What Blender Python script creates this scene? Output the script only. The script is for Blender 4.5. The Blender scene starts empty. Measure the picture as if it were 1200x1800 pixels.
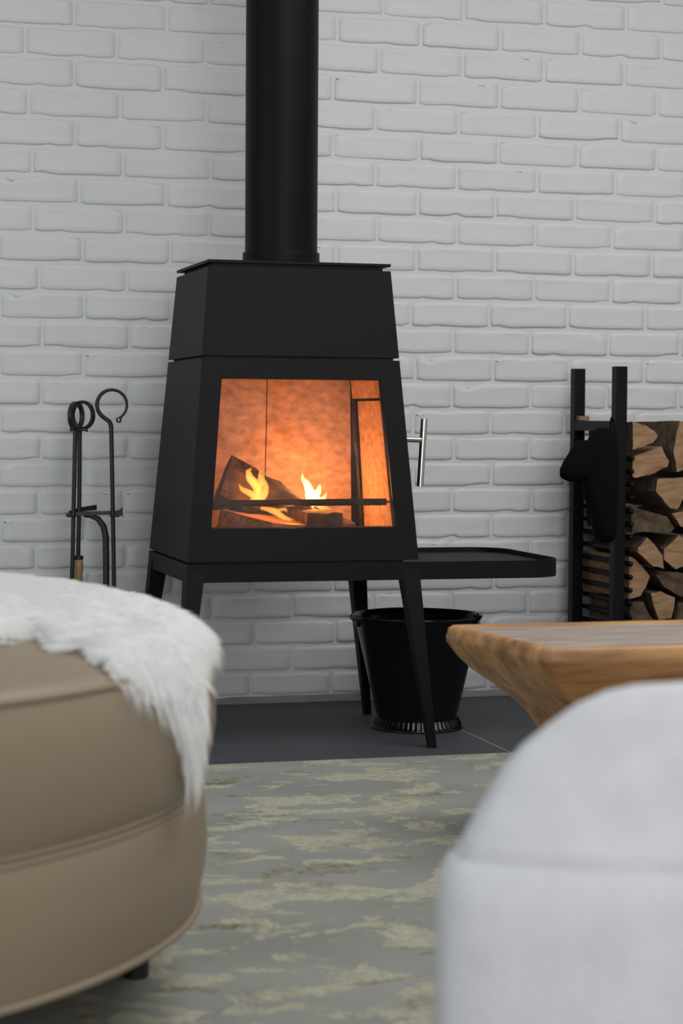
import bpy, bmesh, math, random
from mathutils import Vector, Matrix, noise
random.seed(7)
PI = math.pi
scene = bpy.context.scene
COL = scene.collection

# ------------------------------------------------------------------ camera
yaw, pitch, roll = 0.26947, 0.04697, 0.00668
f = Vector((math.sin(yaw), math.cos(yaw), 0)); r = Vector((math.cos(yaw), -math.sin(yaw), 0)); u = Vector((0, 0, 1))
f2 = f*math.cos(pitch) - u*math.sin(pitch); u2 = u*math.cos(pitch) + f*math.sin(pitch)
r3 = r*math.cos(roll) + u2*math.sin(roll); u3 = -r*math.sin(roll) + u2*math.cos(roll)
cam = bpy.data.cameras.new('camera'); camo = bpy.data.objects.new('camera', cam); COL.objects.link(camo)
m = Matrix((r3, u3, -f2)).transposed().to_4x4(); m.translation = Vector((-1.19229, -4.89447, 0.79498))
camo.matrix_world = m
cam.sensor_fit = 'HORIZONTAL'; cam.sensor_width = 24.0; cam.lens = 24.0*3556.4/1200
cam.clip_start = 0.05; cam.clip_end = 60
cam.dof.use_dof = True; cam.dof.focus_distance = 4.80; cam.dof.aperture_fstop = 5.0
scene.camera = camo

# ------------------------------------------------------------------ light, exposure
vs = scene.view_settings
vs.view_transform = 'Standard'; vs.look = 'None'; vs.gamma = 1.0; vs.exposure = -0.07; vs.use_curve_mapping = False
w = bpy.data.worlds.new('overcast'); scene.world = w; w.use_nodes = True
w.node_tree.nodes['Background'].inputs[0].default_value = (0.72, 0.80, 0.90, 1); w.node_tree.nodes['Background'].inputs[1].default_value = 0.5
def area(name, loc, target, sx, sy, power, col):
    l = bpy.data.lights.new(name, 'AREA'); l.shape = 'RECTANGLE'; l.size = sx; l.size_y = sy; l.energy = power; l.color = col
    o = bpy.data.objects.new(name, l); COL.objects.link(o); o.location = loc
    o.rotation_euler = (Vector(target) - Vector(loc)).to_track_quat('-Z', 'Y').to_euler(); return o
area('skylight_daylight', (0.9, -1.9, 2.90), (0.9, -1.9, 0), 2.4, 1.8, 64, (1.0, 0.99, 0.975))
area('window_daylight', (-3.1, -1.9, 1.55), (0, -1.9, 1.55), 2.6, 1.9, 22, (0.84, 0.94, 1.0))
area('garden_daylight', (-0.6, -7.1, 1.5), (-0.6, 0, 1.5), 3.0, 2.0, 100, (0.98, 0.99, 1.0))

area('rear_overhead_fill', (0.1, -4.9, 2.90), (0.1, -4.9, 0), 2.6, 1.3, 18, (0.96, 0.98, 1.0))  # added overhead fill, so the armchair back dims towards its lower half

# ------------------------------------------------------------------ materials
def mat(name, col, rough=0.6, metal=0.0, bump=0.0, bscale=50, var=0.0, vscale=6, spec=0.5, stretch=(1, 1, 1), col2=None, coat=0.0, bdist=0.002, detail=4):
    ma = bpy.data.materials.new(name); ma.use_nodes = True; nt = ma.node_tree; b = nt.nodes['Principled BSDF']
    b.inputs['Base Color'].default_value = (*col, 1); b.inputs['Roughness'].default_value = rough; b.inputs['Metallic'].default_value = metal
    b.inputs['Specular IOR Level'].default_value = spec
    if coat: b.inputs['Coat Weight'].default_value = coat; b.inputs['Coat Roughness'].default_value = 0.06
    tc = nt.nodes.new('ShaderNodeTexCoord'); mp = nt.nodes.new('ShaderNodeMapping'); mp.inputs['Scale'].default_value = stretch
    nt.links.new(tc.outputs['Object'], mp.inputs[0])
    if var or col2:
        n = nt.nodes.new('ShaderNodeTexNoise'); n.inputs['Scale'].default_value = vscale; n.inputs['Detail'].default_value = detail
        nt.links.new(mp.outputs[0], n.inputs['Vector'])
        cr = nt.nodes.new('ShaderNodeValToRGB'); cr.color_ramp.elements[0].position = 0.3; cr.color_ramp.elements[1].position = 0.7
        c2 = col2 if col2 else tuple(c*(1-var) for c in col)
        cr.color_ramp.elements[0].color = (*c2, 1); cr.color_ramp.elements[1].color = (*col, 1)
        nt.links.new(n.outputs[0], cr.inputs[0]); nt.links.new(cr.outputs[0], b.inputs['Base Color'])
    if bump:
        n2 = nt.nodes.new('ShaderNodeTexNoise'); n2.inputs['Scale'].default_value = bscale; n2.inputs['Detail'].default_value = 5
        nt.links.new(mp.outputs[0], n2.inputs['Vector'])
        bp = nt.nodes.new('ShaderNodeBump'); bp.inputs['Strength'].default_value = bump; bp.inputs['Distance'].default_value = bdist
        nt.links.new(n2.outputs[0], bp.inputs['Height']); nt.links.new(bp.outputs[0], b.inputs['Normal'])
    return ma
M = {}
M['brick'] = mat('white_painted_brick', (0.66, 0.66, 0.655), 0.55, bump=0.35, bscale=34, var=0.05, vscale=3.0, bdist=0.003)
M['plaster'] = mat('white_plaster', (0.60, 0.60, 0.59), 0.8, bump=0.1)
M['rear_dark'] = mat('darkened_rear_wall', (0.20, 0.17, 0.14), 0.8, bump=0.1)  # unseen rear wall, darkened so the stove front reflects less light
M['mortar'] = mat('painted_mortar', (0.64, 0.64, 0.64), 0.6, bump=0.5, bscale=40, bdist=0.003)
M['base_mortar'] = mat('stained_base_mortar', (0.20, 0.19, 0.17), 0.9, bump=0.5, bscale=30, col2=(0.27, 0.25, 0.22), vscale=9)
M['tile'] = mat('dark_slate_tile', (0.060, 0.064, 0.072), 0.62, bump=0.15, bscale=160, var=0.18, vscale=5, bdist=0.001)
M['grout'] = mat('pale_grout', (0.50, 0.48, 0.45), 0.9)
M['steel'] = mat('matt_black_stove_steel', (0.0045, 0.0040, 0.0045), 0.56, bump=0.08, bscale=300, var=0.1, vscale=3, spec=0.18, bdist=0.0005)
M['flue'] = mat('matt_black_flue_steel', (0.0035, 0.0032, 0.0036), 0.50, spec=0.14, var=0.12, vscale=4)
M['iron'] = mat('forged_iron', (0.012, 0.011, 0.011), 0.45, bump=0.4, bscale=60, spec=0.5, bdist=0.002)
M['rack'] = mat('black_rack_steel', (0.0028, 0.0027, 0.003), 0.5, spec=0.2)
M['chrome'] = mat('brushed_stainless_steel', (0.62, 0.58, 0.53), 0.22, metal=1.0, stretch=(30, 30, 1), bump=0.05, bscale=40, bdist=0.0005)
M['enamel'] = mat('glossy_black_enamel', (0.0030, 0.0030, 0.0034), 0.20, spec=0.35)
M['cloth'] = mat('black_suede', (0.0035, 0.0033, 0.0033), 0.95, spec=0.1, bump=0.6, bscale=70, bdist=0.002)
M['liner'] = mat('vermiculite_liner', (0.45, 0.34, 0.24), 0.95, bump=0.45, bscale=60, col2=(0.24, 0.17, 0.12), vscale=42, bdist=0.003, stretch=(1, 1, 1.5), detail=9)
M['soot'] = mat('sooty_steel', (0.03, 0.022, 0.018), 0.9)
M['char'] = mat('charred_bark', (0.022, 0.017, 0.015), 0.95, bump=1.0, bscale=60, col2=(0.085, 0.060, 0.045), vscale=32, bdist=0.006)
M['hotwood'] = mat('scorched_split_wood', (0.34, 0.20, 0.11), 0.9, bump=0.8, bscale=30, col2=(0.16, 0.08, 0.04), vscale=20, bdist=0.003, stretch=(1, 3, 3))
M['ash'] = mat('grey_ash', (0.16, 0.12, 0.10), 1.0, bump=1.0, bscale=50, col2=(0.06, 0.04, 0.03), vscale=30, bdist=0.006)
M['leather'] = mat('tan_leather', (0.255, 0.197, 0.133), 0.42, bump=0.15, bscale=220, var=0.06, vscale=3, spec=0.35, bdist=0.0008)
M['darkwood'] = mat('black_stained_leg_wood', (0.012, 0.010, 0.009), 0.5)
M['boucle'] = mat('off_white_boucle', (0.64, 0.64, 0.66), 0.98, bump=0.6, bscale=170, var=0.10, vscale=26, spec=0.12, bdist=0.003)
M['fur'] = mat('white_sheepskin', (0.93, 0.93, 0.92), 0.9, var=0.03, vscale=20, spec=0.1)
def add_translucent(ma, col, fac):
    nt = ma.node_tree; t = nt.nodes.new('ShaderNodeBsdfTranslucent'); t.inputs[0].default_value = (*col, 1); mx = nt.nodes.new('ShaderNodeMixShader'); mx.inputs[0].default_value = fac
    nt.links.new(nt.nodes['Principled BSDF'].outputs[0], mx.inputs[1]); nt.links.new(t.outputs[0], mx.inputs[2]); nt.links.new(mx.outputs[0], nt.nodes['Material Output'].inputs[0])
add_translucent(M['fur'], (0.95, 0.95, 0.94), 0.45)
M['oak'] = mat('honey_wood', (0.52, 0.275, 0.105), 0.5, bump=0.35, bscale=20, col2=(0.20, 0.085, 0.030), vscale=5, stretch=(1.0, 6, 6), bdist=0.002, detail=7)
M['greywood'] = mat('bleached_table_top', (0.38, 0.32, 0.27), 0.55, bump=0.3, bscale=18, col2=(0.22, 0.165, 0.13), vscale=5, stretch=(1.2, 7, 1), bdist=0.001, detail=7)
M['endgrain'] = mat('split_wood_face', (0.35, 0.215, 0.118), 0.9, bump=0.9, bscale=40, col2=(0.22, 0.115, 0.050), vscale=16, bdist=0.003, stretch=(1, 1, 3))
M['bark'] = mat('rough_bark', (0.12, 0.078, 0.045), 0.95, bump=1.0, bscale=38, col2=(0.028, 0.017, 0.010), vscale=34, bdist=0.008)
M['bamboo'] = mat('tan_wood_ferrule', (0.40, 0.25, 0.12), 0.5, var=0.2, vscale=60)

def add_stain(ma, x0, w, col):
    nt = ma.node_tree; b = nt.nodes['Principled BSDF']; src = b.inputs['Base Color'].links[0].from_socket
    g = nt.nodes.new('ShaderNodeNewGeometry'); sp = nt.nodes.new('ShaderNodeSeparateXYZ'); nt.links.new(g.outputs['Position'], sp.inputs[0])
    n = nt.nodes.new('ShaderNodeTexNoise'); n.inputs['Scale'].default_value = 30; nt.links.new(g.outputs['Position'], n.inputs['Vector'])
    s = nt.nodes.new('ShaderNodeMath'); s.operation = 'SUBTRACT'; nt.links.new(sp.outputs[0], s.inputs[0]); s.inputs[1].default_value = x0
    a = nt.nodes.new('ShaderNodeMath'); a.operation = 'ABSOLUTE'; nt.links.new(s.outputs[0], a.inputs[0])
    mr = nt.nodes.new('ShaderNodeMapRange'); mr.inputs[1].default_value = w; mr.inputs[2].default_value = 0.0; nt.links.new(a.outputs[0], mr.inputs[0])
    mu = nt.nodes.new('ShaderNodeMath'); mu.operation = 'MULTIPLY'; nt.links.new(mr.outputs[0], mu.inputs[0]); nt.links.new(n.outputs[0], mu.inputs[1])
    mx = nt.nodes.new('ShaderNodeMix'); mx.data_type = 'RGBA'; nt.links.new(mu.outputs[0], mx.inputs[0]); nt.links.new(src, mx.inputs[6]); mx.inputs[7].default_value = (*col, 1); nt.links.new(mx.outputs[2], b.inputs['Base Color'])
add_stain(M['base_mortar'], -0.20, 0.10, (0.42, 0.20, 0.06))

def glass_mat():
    ma = bpy.data.materials.new('stove_glass'); ma.use_nodes = True; nt = ma.node_tree; nt.nodes.remove(nt.nodes['Principled BSDF'])
    out = nt.nodes['Material Output']; tr = nt.nodes.new('ShaderNodeBsdfTransparent'); gl = nt.nodes.new('ShaderNodeBsdfGlossy'); gl.inputs['Roughness'].default_value = 0.04
    df = nt.nodes.new('ShaderNodeBsdfDiffuse'); df.inputs[0].default_value = (0.55, 0.42, 0.36, 1)
    fr = nt.nodes.new('ShaderNodeFresnel'); fr.inputs[0].default_value = 1.5
    tc = nt.nodes.new('ShaderNodeTexCoord'); n = nt.nodes.new('ShaderNodeTexNoise'); n.inputs['Scale'].default_value = 9; n.inputs['Detail'].default_value = 6
    nt.links.new(tc.outputs['Object'], n.inputs['Vector'])
    mr = nt.nodes.new('ShaderNodeMapRange'); mr.inputs[1].default_value = 0.35; mr.inputs[2].default_value = 0.75; mr.inputs[3].default_value = 0.01; mr.inputs[4].default_value = 0.10
    nt.links.new(n.outputs[0], mr.inputs[0])
    m1 = nt.nodes.new('ShaderNodeMixShader'); nt.links.new(mr.outputs[0], m1.inputs[0]); nt.links.new(tr.outputs[0], m1.inputs[1]); nt.links.new(df.outputs[0], m1.inputs[2])
    m2 = nt.nodes.new('ShaderNodeMixShader'); nt.links.new(fr.outputs[0], m2.inputs[0]); nt.links.new(m1.outputs[0], m2.inputs[1]); nt.links.new(gl.outputs[0], m2.inputs[2])
    nt.links.new(m2.outputs[0], out.inputs[0]); return ma
M['glass'] = glass_mat()
def flame_mat(name, col, strength):
    ma = bpy.data.materials.new(name); ma.use_nodes = True; nt = ma.node_tree; nt.nodes.remove(nt.nodes['Principled BSDF'])
    e = nt.nodes.new('ShaderNodeEmission'); e.inputs[0].default_value = (*col, 1); e.inputs[1].default_value = strength
    nt.links.new(e.outputs[0], nt.nodes['Material Output'].inputs['Volume']); return ma
M['flame'] = flame_mat('flame_gas', (1.0, 0.36, 0.055), 190)
M['flame_hot'] = flame_mat('hot_flame_gas', (1.0, 0.55, 0.20), 420)

def rug_mat():
    ma = bpy.data.materials.new('carved_pattern_rug'); ma.use_nodes = True; nt = ma.node_tree; b = nt.nodes['Principled BSDF']; L = nt.links.new
    b.inputs['Roughness'].default_value = 0.9; b.inputs['Specular IOR Level'].default_value = 0.15
    tc = nt.nodes.new('ShaderNodeTexCoord')
    def nz(scale, stretch, detail, rough=0.5, dist=0.0, loc=(0, 0, 0)):
        mp = nt.nodes.new('ShaderNodeMapping'); mp.inputs['Scale'].default_value = stretch; mp.inputs['Location'].default_value = loc; L(tc.outputs['Object'], mp.inputs[0])
        n = nt.nodes.new('ShaderNodeTexNoise'); n.inputs['Scale'].default_value = scale; n.inputs['Detail'].default_value = detail; n.inputs['Roughness'].default_value = rough; n.inputs['Distortion'].default_value = dist
        L(mp.outputs[0], n.inputs['Vector']); return n.outputs[0]
    def ramp(x, a, bb):
        mr = nt.nodes.new('ShaderNodeMapRange'); mr.inputs[1].default_value = a; mr.inputs[2].default_value = bb; L(x, mr.inputs[0]); return mr.outputs[0]
    def mix(fa, a, c):
        mx = nt.nodes.new('ShaderNodeMix'); mx.data_type = 'RGBA'
        L(fa, mx.inputs[0])
        for k, v in ((6, a), (7, c)):
            if isinstance(v, tuple): mx.inputs[k].default_value = (*v, 1)
            else: L(v, mx.inputs[k])
        return mx.outputs[2]
    def mul(a, c):
        q = nt.nodes.new('ShaderNodeMath'); q.operation = 'MULTIPLY'; L(a, q.inputs[0]); L(c, q.inputs[1]); return q.outputs[0]
    big = nz(8.6, (0.72, 1.05, 1), 7, 0.62, 0.5)
    mask = ramp(big, 0.508, 0.528)
    fine = nz(120, (0.7, 1, 1), 3, 0.7)
    edge = nz(22, (1, 1, 1), 3)
    base = mix(ramp(nz(2.2, (1, 1.6, 1), 3), 0.35, 0.65), (0.225, 0.232, 0.210), (0.290, 0.290, 0.270))
    gold = mix(ramp(fine, 0.40, 0.56), (0.31, 0.305, 0.225), (0.43, 0.42, 0.325))
    olive = mix(ramp(fine, 0.40, 0.58), (0.13, 0.11, 0.07), (0.28, 0.265, 0.195))
    dmask = ramp(nz(2.9, (1.0, 2.2, 1), 4, 0.55, 0.6, (4.3, 1.7, 0)), 0.55, 0.62)
    patch = mix(dmask, gold, olive)
    strength = mul(mask, ramp(edge, 0.22, 0.5))
    L(mix(strength, base, patch), b.inputs['Base Color'])
    bp = nt.nodes.new('ShaderNodeBump'); bp.inputs['Strength'].default_value = 0.7; bp.inputs['Distance'].default_value = 0.003
    ad = nt.nodes.new('ShaderNodeMath'); ad.operation = 'MULTIPLY_ADD'; L(fine, ad.inputs[0]); ad.inputs[1].default_value = 0.5; L(mul(strength, fine), ad.inputs[2])
    L(ad.outputs[0], bp.inputs['Height']); L(bp.outputs[0], b.inputs['Normal'])
    return ma
M['rug'] = rug_mat()

# ------------------------------------------------------------------ helpers
def empty(name, label, cat, loc=(0, 0, 0), group=None):
    o = bpy.data.objects.new(name, None); COL.objects.link(o); o.location = loc; o.empty_display_size = 0.05
    o['label'] = label; o['category'] = cat
    if group: o['group'] = group
    return o
def wloc(o):
    v = Vector((0, 0, 0))
    while o: v += o.location; o = o.parent
    return v
def obj(name, bm, mats, parent=None, smooth=False, label=None, kind=None, angle=None, base=None):
    """one mesh object; bm is in world coordinates"""
    off = wloc(parent) if parent else Vector(base or (0, 0, 0))
    bmesh.ops.recalc_face_normals(bm, faces=bm.faces[:])
    if smooth:
        for fc in bm.faces: fc.smooth = True
        for e in bm.edges:
            if len(e.link_faces) == 2 and e.calc_face_angle(0) > (angle or 0.7): e.smooth = False
    me = bpy.data.meshes.new(name); bmesh.ops.translate(bm, verts=bm.verts[:], vec=-off); bm.to_mesh(me); bm.free()
    for x in (mats if isinstance(mats, (list, tuple)) else [mats]): me.materials.append(x)
    o = bpy.data.objects.new(name, me); COL.objects.link(o)
    if parent: o.parent = parent
    else: o.location = off
    if label: o['label'] = label
    if kind: o['kind'] = kind
    return o
def tag(o, label, cat, group=None):
    o['label'] = label; o['category'] = cat
    if group: o['group'] = group
    return o
def loft(bm, secs, closed=True, cap=True, mi=0):
    rings = [[bm.verts.new(p) for p in s] for s in secs]; n = len(secs[0]); fs = []
    for a, b in zip(rings, rings[1:]):
        for i in range(n if closed else n-1):
            j = (i+1) % n; fs.append(bm.faces.new((a[i], a[j], b[j], b[i])))
    if cap:
        fs.append(bm.faces.new(list(reversed(rings[0])))); fs.append(bm.faces.new(rings[-1]))
    for q in fs: q.material_index = mi
    return rings
def box(bm, x0, x1, y0, y1, z0, z1, bev=0.0):
    t = bmesh.new()
    loft(t, [[(x0, y0, z), (x1, y0, z), (x1, y1, z), (x0, y1, z)] for z in (z0, z1)])
    if bev: bmesh.ops.bevel(t, geom=t.edges[:], offset=bev, segments=2, affect='EDGES', profile=0.6)
    merge(bm, t)
def merge(bm, t):
    me = bpy.data.meshes.new('tmp'); t.to_mesh(me); t.free(); bm.from_mesh(me); bpy.data.meshes.remove(me)
def tube(bm, pts, rad, n=10, flat=None):
    pts = [Vector(p) for p in pts]; N = len(pts); secs = []
    rads = rad if isinstance(rad, (list, tuple)) else [rad]*N
    prev = None
    for i, p in enumerate(pts):
        d = (pts[min(i+1, N-1)] - pts[max(i-1, 0)]).normalized()
        if prev is None:
            a = Vector((0, 1, 0)) if abs(d.y) < 0.9 else Vector((1, 0, 0))
        else: a = prev
        s = (a - d*a.dot(d)).normalized(); t = d.cross(s); prev = s
        k = flat or 1.0
        secs.append([p + (s*math.cos(2*PI*j/n)*k + t*math.sin(2*PI*j/n))*rads[i] for j in range(n)])
    loft(bm, secs)
def lathe(bm, prof, cx, cy, n=64, cap=True, wob=None):
    secs = [[(cx + (r_*math.cos(2*PI*j/n)), cy + (r_*math.sin(2*PI*j/n)), z) for j in range(n)] for r_, z in prof]
    return loft(bm, secs, cap=cap)
def nz3(x, y, z): return noise.noise(Vector((x, y, z)))

# ------------------------------------------------------------------ room shell
YW = 0.549
wall = None
def build_room():
    b = bmesh.new(); box(b, -3.3, 3.3, -7.3, YW+0.12, -0.2, -0.0012)
    fl = obj('floor', b, M['grout'], kind='structure')
    xs = [-3.3, -2.525, -1.525, -0.525, 0.474, 1.474, 2.474, 3.3]; ys = [-7.3, -6.6, -5.4, -4.2, -3.0, -1.8, -0.6, YW+0.05]
    for i in range(7):
        for j in range(7):
            b = bmesh.new(); g = 0.0024
            box(b, xs[i]+g, xs[i+1]-g, ys[j]+g, ys[j+1]-g, -0.012, 0.0, 0.0004)
            obj('floor_tile', b, M['tile'], fl)
    b = bmesh.new(); box(b, -3.3, 3.3, YW+0.0015, YW+0.12, 0, 2.95)
    wl = obj('wall_back', b, M['mortar'], kind='structure')
    # bottom mortar band left unpainted
    b = bmesh.new(); secs = []
    n = 160
    for k in range(n+1):
        x = -2.2 + 4.4*k/n
        zt = 0.020 + 0.004*nz3(x*9, 1, 3); yo = YW - 0.004 + 0.003*nz3(x*14, 5, 1)
        secs.append([(x, yo-0.004, 0.0), (x, yo, zt*0.6), (x, YW+0.003, zt), (x, YW+0.01, zt), (x, YW+0.01, 0)])
    loft(b, secs)
    bs = obj('baseboard_back', b, M['base_mortar'], kind='structure', smooth=True)
    # rusty stain where the mortar was touched
    # bricks
    J = 0.0036
    variants = []
    def brick_mesh(seed, L, H):
        rr = random.Random(seed); b = bmesh.new(); nx, ny = 10, 5
        ox = rr.random()*50; D = 0.0045 + rr.random()*0.0022
        sl = (rr.random()-0.5)*0.004; chips = [(rr.random()*1.0, rr.choice((0, 1)), rr.random()*0.006) for _ in range(3)]
        tilt = (rr.random()-0.5)*0.003
        def P(i, j, inset, y):
            s = i/nx; t = j/ny
            x = -L/2 + L*s; z = -H/2 + H*t
            dx = 0; dz = 0
            if i == 0: dx = inset
            if i == nx: dx = -inset
            if j == 0: dz = inset*.55
            if j == ny: dz = -inset*2.2
            wx = 0.0022*nz3(ox+z*30, i*.01, 1)*(1 if i in (0, nx) else 0)
            wz = (0.0020*nz3(ox+s*2.6, j*7.0, 2)+0.0009*nz3(ox+s*9, j*7.0, 2))*(1 if j in (0, ny) else 0)
            if j in (0, ny):
                for (cs, side, am) in chips:
                    if side == (j == ny): wz += (-1 if j == ny else 1)*am*math.exp(-((s-cs)/0.07)**2)
            # rounded corners
            if i in (0, nx) and j in (0, ny): dx += (0.003 if i == 0 else -0.003)*(0.4+rr.random()*0.0+abs(nz3(ox, i, j))*2); dz += (0.003 if j == 0 else -0.003)
            yy = y + 0.0014*nz3(ox+s*2.2, t*2, 4) + tilt*(t-0.5)
            return (x+dx+wx, yy, z+dz+wz+sl*(s-0.5))
        front = [[b.verts.new(P(i, j, 0.0042, -D)) for j in range(ny+1)] for i in range(nx+1)]
        for i in range(nx):
            for j in range(ny): b.faces.new((front[i][j], front[i+1][j], front[i+1][j+1], front[i][j+1]))
        per = [(i, 0) for i in range(nx)] + [(nx, j) for j in range(ny)] + [(i, ny) for i in range(nx, 0, -1)] + [(0, j) for j in range(ny, 0, -1)]
        mid = [b.verts.new(Vector(P(i, j, 0.0012, -D*(0.80 if j == 0 else 0.36)))) for i, j in per]
        bk = [b.verts.new(Vector(P(i, j, -0.0015, 0.012))) for i, j in per]
        N = len(per); fr = [front[i][j] for i, j in per]
        for k in range(N):
            q = (k+1) % N
            b.faces.new((fr[k], mid[k], mid[q], fr[q])); b.faces.new((mid[k], bk[k], bk[q], mid[q]))
        bmesh.ops.recalc_face_normals(b, faces=b.faces[:])
        c = sum(fc.normal.y for fc in b.faces if abs(fc.normal.y) > 0.9)
        if c > 0: bmesh.ops.reverse_faces(b, faces=b.faces[:])
        for fc in b.faces: fc.smooth = True
        me = bpy.data.meshes.new('brick'); b.to_mesh(me); b.free(); me.materials.append(M['brick']); return me
    for s in range(28): variants.append(brick_mesh(s, 0.225, 0.067))
    stuff = bmesh.new()
    rng = random.Random(3); cnt = 0
    def place(x0, x1, z0, z1, vis):
        nonlocal cnt
        L = x1-x0-2*J*0.9; H = z1-z0-2*J*0.95; me = rng.choice(variants); fl_ = rng.choice((1, 1))
        loc = ((x0+x1)/2, YW+0.002+rng.random()*0.002, (z0+z1)/2+rng.uniform(-.0008, .0008))
        ry = rng.uniform(-0.006, 0.006); sc = (L/0.225, 1, H/0.067)
        if vis:
            o = bpy.data.objects.new('brick', me); COL.objects.link(o); o.parent = wl; o.location = loc; o.rotation_euler = (rng.uniform(-.016, .012), ry, rng.uniform(-.005, .005)); o.scale = sc; cnt += 1
        else:
            k0 = len(stuff.verts); stuff.from_mesh(me); stuff.verts.ensure_lookup_table()
            Mx = Matrix.Translation(loc) @ Matrix.Rotation(ry, 4, 'Y') @ Matrix.Diagonal((*sc, 1))
            for v in stuff.verts[k0:]: v.co = Mx @ v.co
    rows = sorted(ROWS, key=lambda q: q[0])
    z = rows[-1][0]; tops = [q[0] for q in rows[1:]] + [1.985]
    allrows = [(zb, zt, js, True) for (zb, js), zt in zip(rows, tops)]
    zt = 1.985; k = 0
    while zt < 2.9:
        base = rows[-1 - (1 - k % 2)][1]; allrows.append((zt, min(zt+0.0775, 2.95), base, False)); zt += 0.0775; k += 1
    for zb, zt, js, vis in allrows:
        js = list(js); p = 0.2245
        while js[0] > -3.2: js.insert(0, js[0]-p)
        while js[-1] < 3.2: js.append(js[-1]+p)
        for a, c in zip(js, js[1:]):
            inview = vis and c > -0.70 and a < 1.36
            place(a, c, zb, zt, inview)
    me = bpy.data.meshes.new('outlying_bricks'); stuff.to_mesh(me); stuff.free()
    for fc in me.polygons: fc.use_smooth = True
    me.materials.append(M['brick']); o = bpy.data.objects.new('outlying_bricks', me); COL.objects.link(o); o.parent = wl; o['kind'] = 'stuff'
    print('bricks', cnt)
    # other walls with window openings
    def slab(name, boxes, mt='plaster'):
        b = bmesh.new()
        for q in boxes: box(b, *q)
        return obj(name, b, M[mt], kind='structure')
    slab('wall_left', [(-3.42, -3.3, -7.3, -3.2, 0, 2.95), (-3.42, -3.3, -0.6, YW+.12, 0, 2.95), (-3.42, -3.3, -3.2, -0.6, 0, 0.6), (-3.42, -3.3, -3.2, -0.6, 2.5, 2.95)])
    slab('wall_right', [(3.3, 3.42, -7.3, YW+.12, 0, 2.95)])
    slab('wall_front', [(-3.42, -2.1, -7.42, -7.3, 0, 2.95), (0.9, 3.42, -7.42, -7.3, 0, 2.95), (-2.1, 0.9, -7.42, -7.3, 0, 0.5), (-2.1, 0.9, -7.42, -7.3, 2.5, 2.95)], 'rear_dark')
    slab('ceiling', [(-3.42, 3.42, -7.42, -5.55, 2.95, 3.1), (-3.42, -1.2, -5.55, -4.25, 2.95, 3.1), (1.4, 3.42, -5.55, -4.25, 2.95, 3.1), (-3.42, 3.42, -4.25, -2.8, 2.95, 3.1), (-3.42, -.3, -2.8, -1.0, 2.95, 3.1), (2.1, 3.42, -2.8, -1.0, 2.95, 3.1), (-3.42, 3.42, -1.0, YW+.12, 2.95, 3.1)])
    def frame(name, pts_boxes):
        b = bmesh.new()
        for q in pts_boxes: box(b, *q)
        return obj(name, b, M['steel'], kind='structure')
    frame('window_1', [(-3.38, -3.34, -3.2, -3.15, .6, 2.5), (-3.38, -3.34, -.65, -.6, .6, 2.5), (-3.38, -3.34, -3.15, -.65, .6, .65), (-3.38, -3.34, -3.15, -.65, 2.45, 2.5), (-3.38, -3.34, -1.93, -1.87, .65, 2.45)])
    frame('window_2', [(-2.1, -2.05, -7.38, -7.34, .5, 2.5), (.85, .9, -7.38, -7.34, .5, 2.5), (-2.05, .85, -7.38, -7.34, .5, .55), (-2.05, .85, -7.38, -7.34, 2.45, 2.5), (-.62, -.58, -7.38, -7.34, .55, 2.45)])
    return wl
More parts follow.
